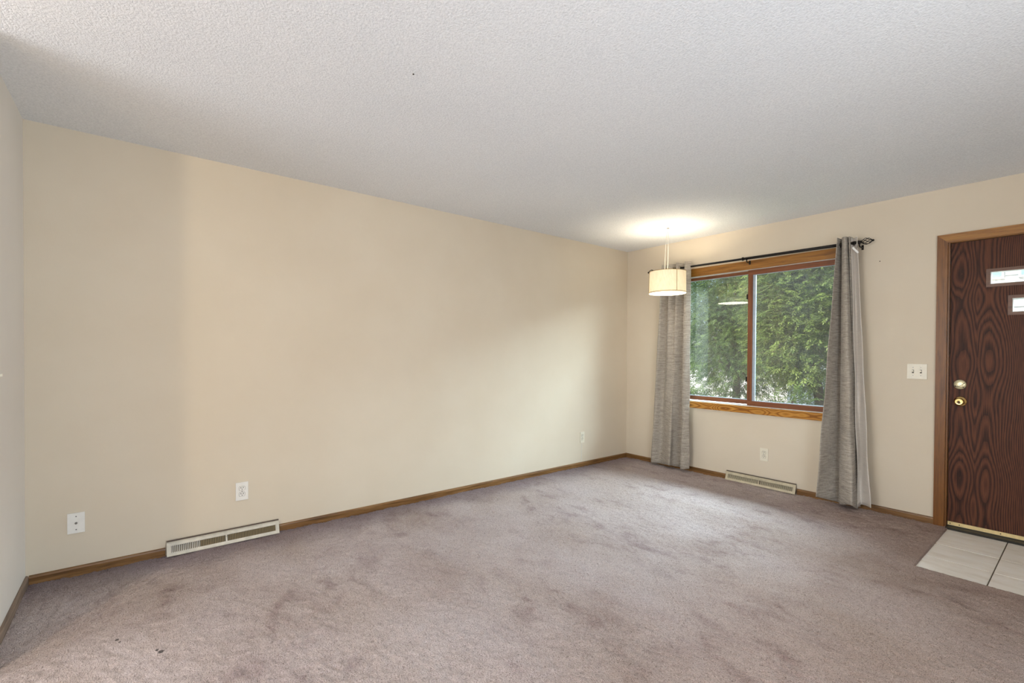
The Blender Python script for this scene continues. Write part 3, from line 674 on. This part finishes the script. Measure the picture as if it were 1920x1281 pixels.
# hall ceiling lamp (behind the camera): its light is what the near wall stub shadows on the carpet
HL = tag(empty('ceiling_lamp', (2.35, -6.1, H)), 'small brass pendant lamp with a glass bowl in the adjoining hall', 'ceiling lamp')
bm = bmesh.new(); lathe(bm, [(0.06, -0.001), (0.06, -0.015), (0.05, -0.022)], 32); build('canopy', bm, WHITE_P, HL)
bm = bmesh.new(); tube(bm, [(0, 0, -0.02), (0, 0, -0.22)], 0.006, 8); build('stem', bm, BRASS, HL)
bm = bmesh.new()
for a in (0, R(120), R(240)): tube(bm, [(0, 0, -0.21), (0.14 * math.cos(a), 0.14 * math.sin(a), -0.26)], 0.005, 8)
build('arms', bm, BRASS, HL)
bm = bmesh.new(); lathe(bm, [(0.10, -0.38), (0.14, -0.36), (0.16, -0.31), (0.14, -0.26)], 32, 'Z', False); build('glass_bowl', bm, mat_glass('lamp_glass', 0.1), HL, True)
hl = light('hall_light', 'POINT', (0, 0, -0.30), 60, (1.0, 0.80, 0.57), shadow_soft_size=0.07); hl.parent = HL

# ------------------------------------------------------------------ outdoors
def mat_ground():
    k = M('lawn', 0.95, spec=0.05); v = k.coord(world=True)
    k.base(k.ramp(k.noise(v, 3.0, 5, 0.7), [(0.3, srgb(86, 104, 52)), (0.5, srgb(136, 142, 86)), (0.7, srgb(176, 166, 120))])); return k.m
struct(build('ground_lawn', BX(-30, 30, T, 7.0, -0.7, -0.45), mat_ground()), 'sunlit dry lawn outside the window', 'lawn')
struct(build('ground_driveway', BX(-30, 30, 7.0, 40, -0.7, -0.44), plain('pale_concrete', srgb(214, 204, 192), 0.9, scale=4)), 'pale concrete driveway beyond the trees', 'driveway')
BARK = plain('bark', srgb(92, 78, 64), 0.9, var=0.25, scale=40)
def tree(name, label, base, height, crown_c, crown_r, nleaf, mat, seed):
    g = np.random.default_rng(seed); t = tag(empty(name, base), label, 'tree', 'trees outside the window')
    tr = bmesh.new(); top = Vector((crown_c[0] - base[0], crown_c[1] - base[1], crown_c[2] - base[2] + crown_r[2] * 0.5))
    pts = [Vector((0, 0, 0)), top * 0.3 + Vector((0.05, -0.03, 0)), top * 0.65 + Vector((-0.06, 0.05, 0)), top]
    tube(tr, pts, [0.10, 0.075, 0.05, 0.015], 10); build('trunk', tr, BARK, t, True)
    cc = np.array(crown_c) - np.array(base); cr = np.array(crown_r)
    # sprays: points in the crown volume, each carrying a drooping compound leaf
    per = 9; ns = nleaf // per
    d = g.normal(size=(ns, 3)); d /= np.linalg.norm(d, axis=1)[:, None]
    rad = g.random(ns) ** (1 / 2.2)
    # lumpy crown: limb tips
    limbs = g.normal(size=(26, 3)); limbs /= np.linalg.norm(limbs, axis=1)[:, None]
    lum = np.max(d @ limbs.T, axis=1); rad = rad * (0.62 + 0.42 * lum ** 3)
    S = cc + d * rad[:, None] * cr
    for L in limbs[:14]:
        e = cc + L * cr * 0.8; b = bmesh.new(); s = np.array(pts[1] if L[2] < 0 else pts[2]); mid = (s + e) / 2 + np.array((0, 0, 0.12))
        tube(b, [s, mid, e], [0.03, 0.018, 0.005], 6); build('branch', b, BARK, t, True)
    ax = d * np.array((1, 1, 0.35)) + g.normal(size=(ns, 3)) * 0.45; ax[:, 2] -= 0.35; ax /= np.linalg.norm(ax, axis=1)[:, None]
    side = np.cross(ax, np.array((0, 0, 1.0)) + g.normal(size=(ns, 3)) * 0.35); side /= np.linalg.norm(side, axis=1)[:, None]
    nrm = np.cross(side, ax)
    V = np.zeros((ns, per, 4, 3))
    ln = (0.042 + 0.026 * g.random((ns, 1)))
    for k in range(per):
        sg = 1 if k % 2 == 0 else -1
        o = S + ax * (0.027 * (k // 2 + 0.5))
        dirv = (side * sg * 0.85 + ax * 0.6) if k < per - 1 else ax
        dirv = dirv + g.normal(size=(ns, 3)) * 0.18; dirv[:, 2] -= 0.15
        dirv /= np.linalg.norm(dirv, axis=1)[:, None]
        w = np.cross(dirv, nrm); w /= np.linalg.norm(w, axis=1)[:, None]
        V[:, k, 0] = o; V[:, k, 1] = o + dirv * ln * 0.45 + w * ln * 0.16 - nrm * 0.006; V[:, k, 2] = o + dirv * ln; V[:, k, 3] = o + dirv * ln * 0.45 - w * ln * 0.16 - nrm * 0.006
    nv = ns * per * 4; me = bpy.data.meshes.new('foliage')
    me.vertices.add(nv); me.vertices.foreach_set('co', V.reshape(-1)); nf = ns * per
    me.loops.add(nf * 4); me.polygons.add(nf)
    me.loops.foreach_set('vertex_index', np.arange(nv, dtype=np.int32)); me.polygons.foreach_set('loop_start', np.arange(0, nv, 4, dtype=np.int32))
    me.polygons.foreach_set('loop_total', np.full(nf, 4, dtype=np.int32)); me.update(calc_edges=True); me.validate()
    tag(link('foliage', me, mat, t), kind='stuff')
    return t
LF1 = mat_leaf('leaf_deep_green', srgb(50, 80, 40), srgb(88, 120, 56), srgb(146, 168, 88))
LF2 = mat_leaf('leaf_yellow_green', srgb(64, 94, 42), srgb(110, 136, 60), srgb(178, 190, 104))
tree('leafy_tree', 'deep green tree filling the left pane of the window', (-1.6, 6.0, -0.45), 3, (-1.6, 6.0, 2.1), (1.75, 0.85, 2.1), 105000, LF1, 11)
tree('leafy_tree', 'yellow green tree close outside the right pane of the window', (0.75, 4.1, -0.45), 3, (0.42, 4.1, 2.05), (0.95, 0.7, 1.55), 80000, LF2, 12)
tree('leafy_tree', 'tall green tree standing farther back over the driveway', (-2.6, 8.8, -0.45), 4, (-2.2, 8.8, 3.4), (2.9, 1.3, 2.6), 90000, LF1, 13)
tree('shrub', 'low dense green shrub under the left pane of the window', (-0.85, 2.9, -0.45), 1, (-0.85, 2.9, 0.22), (0.75, 0.26, 0.55), 9000, LF1, 14)
tree('shrub', 'low green shrub below the yellow green tree', (0.75, 2.9, -0.45), 1, (0.75, 2.9, 0.20), (0.6, 0.26, 0.50), 5000, LF1, 15)
# neighbouring house seen through the door lites
hs = tag(empty('house', (2.0, 12.5, -0.45)), 'white sided house across the driveway seen through the door glass', 'house')
SIDE = plain('white_siding', srgb(196, 200, 204), 0.7, var=0.02, scale=3); SKYG = plain('sky_painted_glass', srgb(150, 186, 206), 0.1, var=0.1, scale=2)  # pane blue paints in the sky's reflection
build('wall', BX(-5, 6, 0.05, 4, 0.0, 5.2), SIDE, hs)
bd = None
for k in range(24):
    z = 0.1 + k * 0.2
    if bd is None:
        bm = bmesh.new(); prism(bm, [(0.05, 0), (0.022, 0), (0.046, 0.2), (0.05, 0.2)], -5, 6); bd = build('siding_board', bm, SIDE, hs); bd.location.z = z
    else:
        o = bd.copy(); C.objects.link(o); o.parent = hs; o.location.z = z
for x0, x1 in ((-1.25, 0.02), (0.26, 1.6)):
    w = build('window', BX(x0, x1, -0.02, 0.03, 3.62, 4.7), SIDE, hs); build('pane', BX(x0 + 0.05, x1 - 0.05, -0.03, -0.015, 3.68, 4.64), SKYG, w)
bm = bmesh.new(); prism(bm, [(-0.6, 5.1), (2.0, 6.6), (4.6, 5.1)], -5.5, 6.5); build('roof', bm, plain('shingle_grey', srgb(120, 118, 118), 0.9, scale=8), hs)
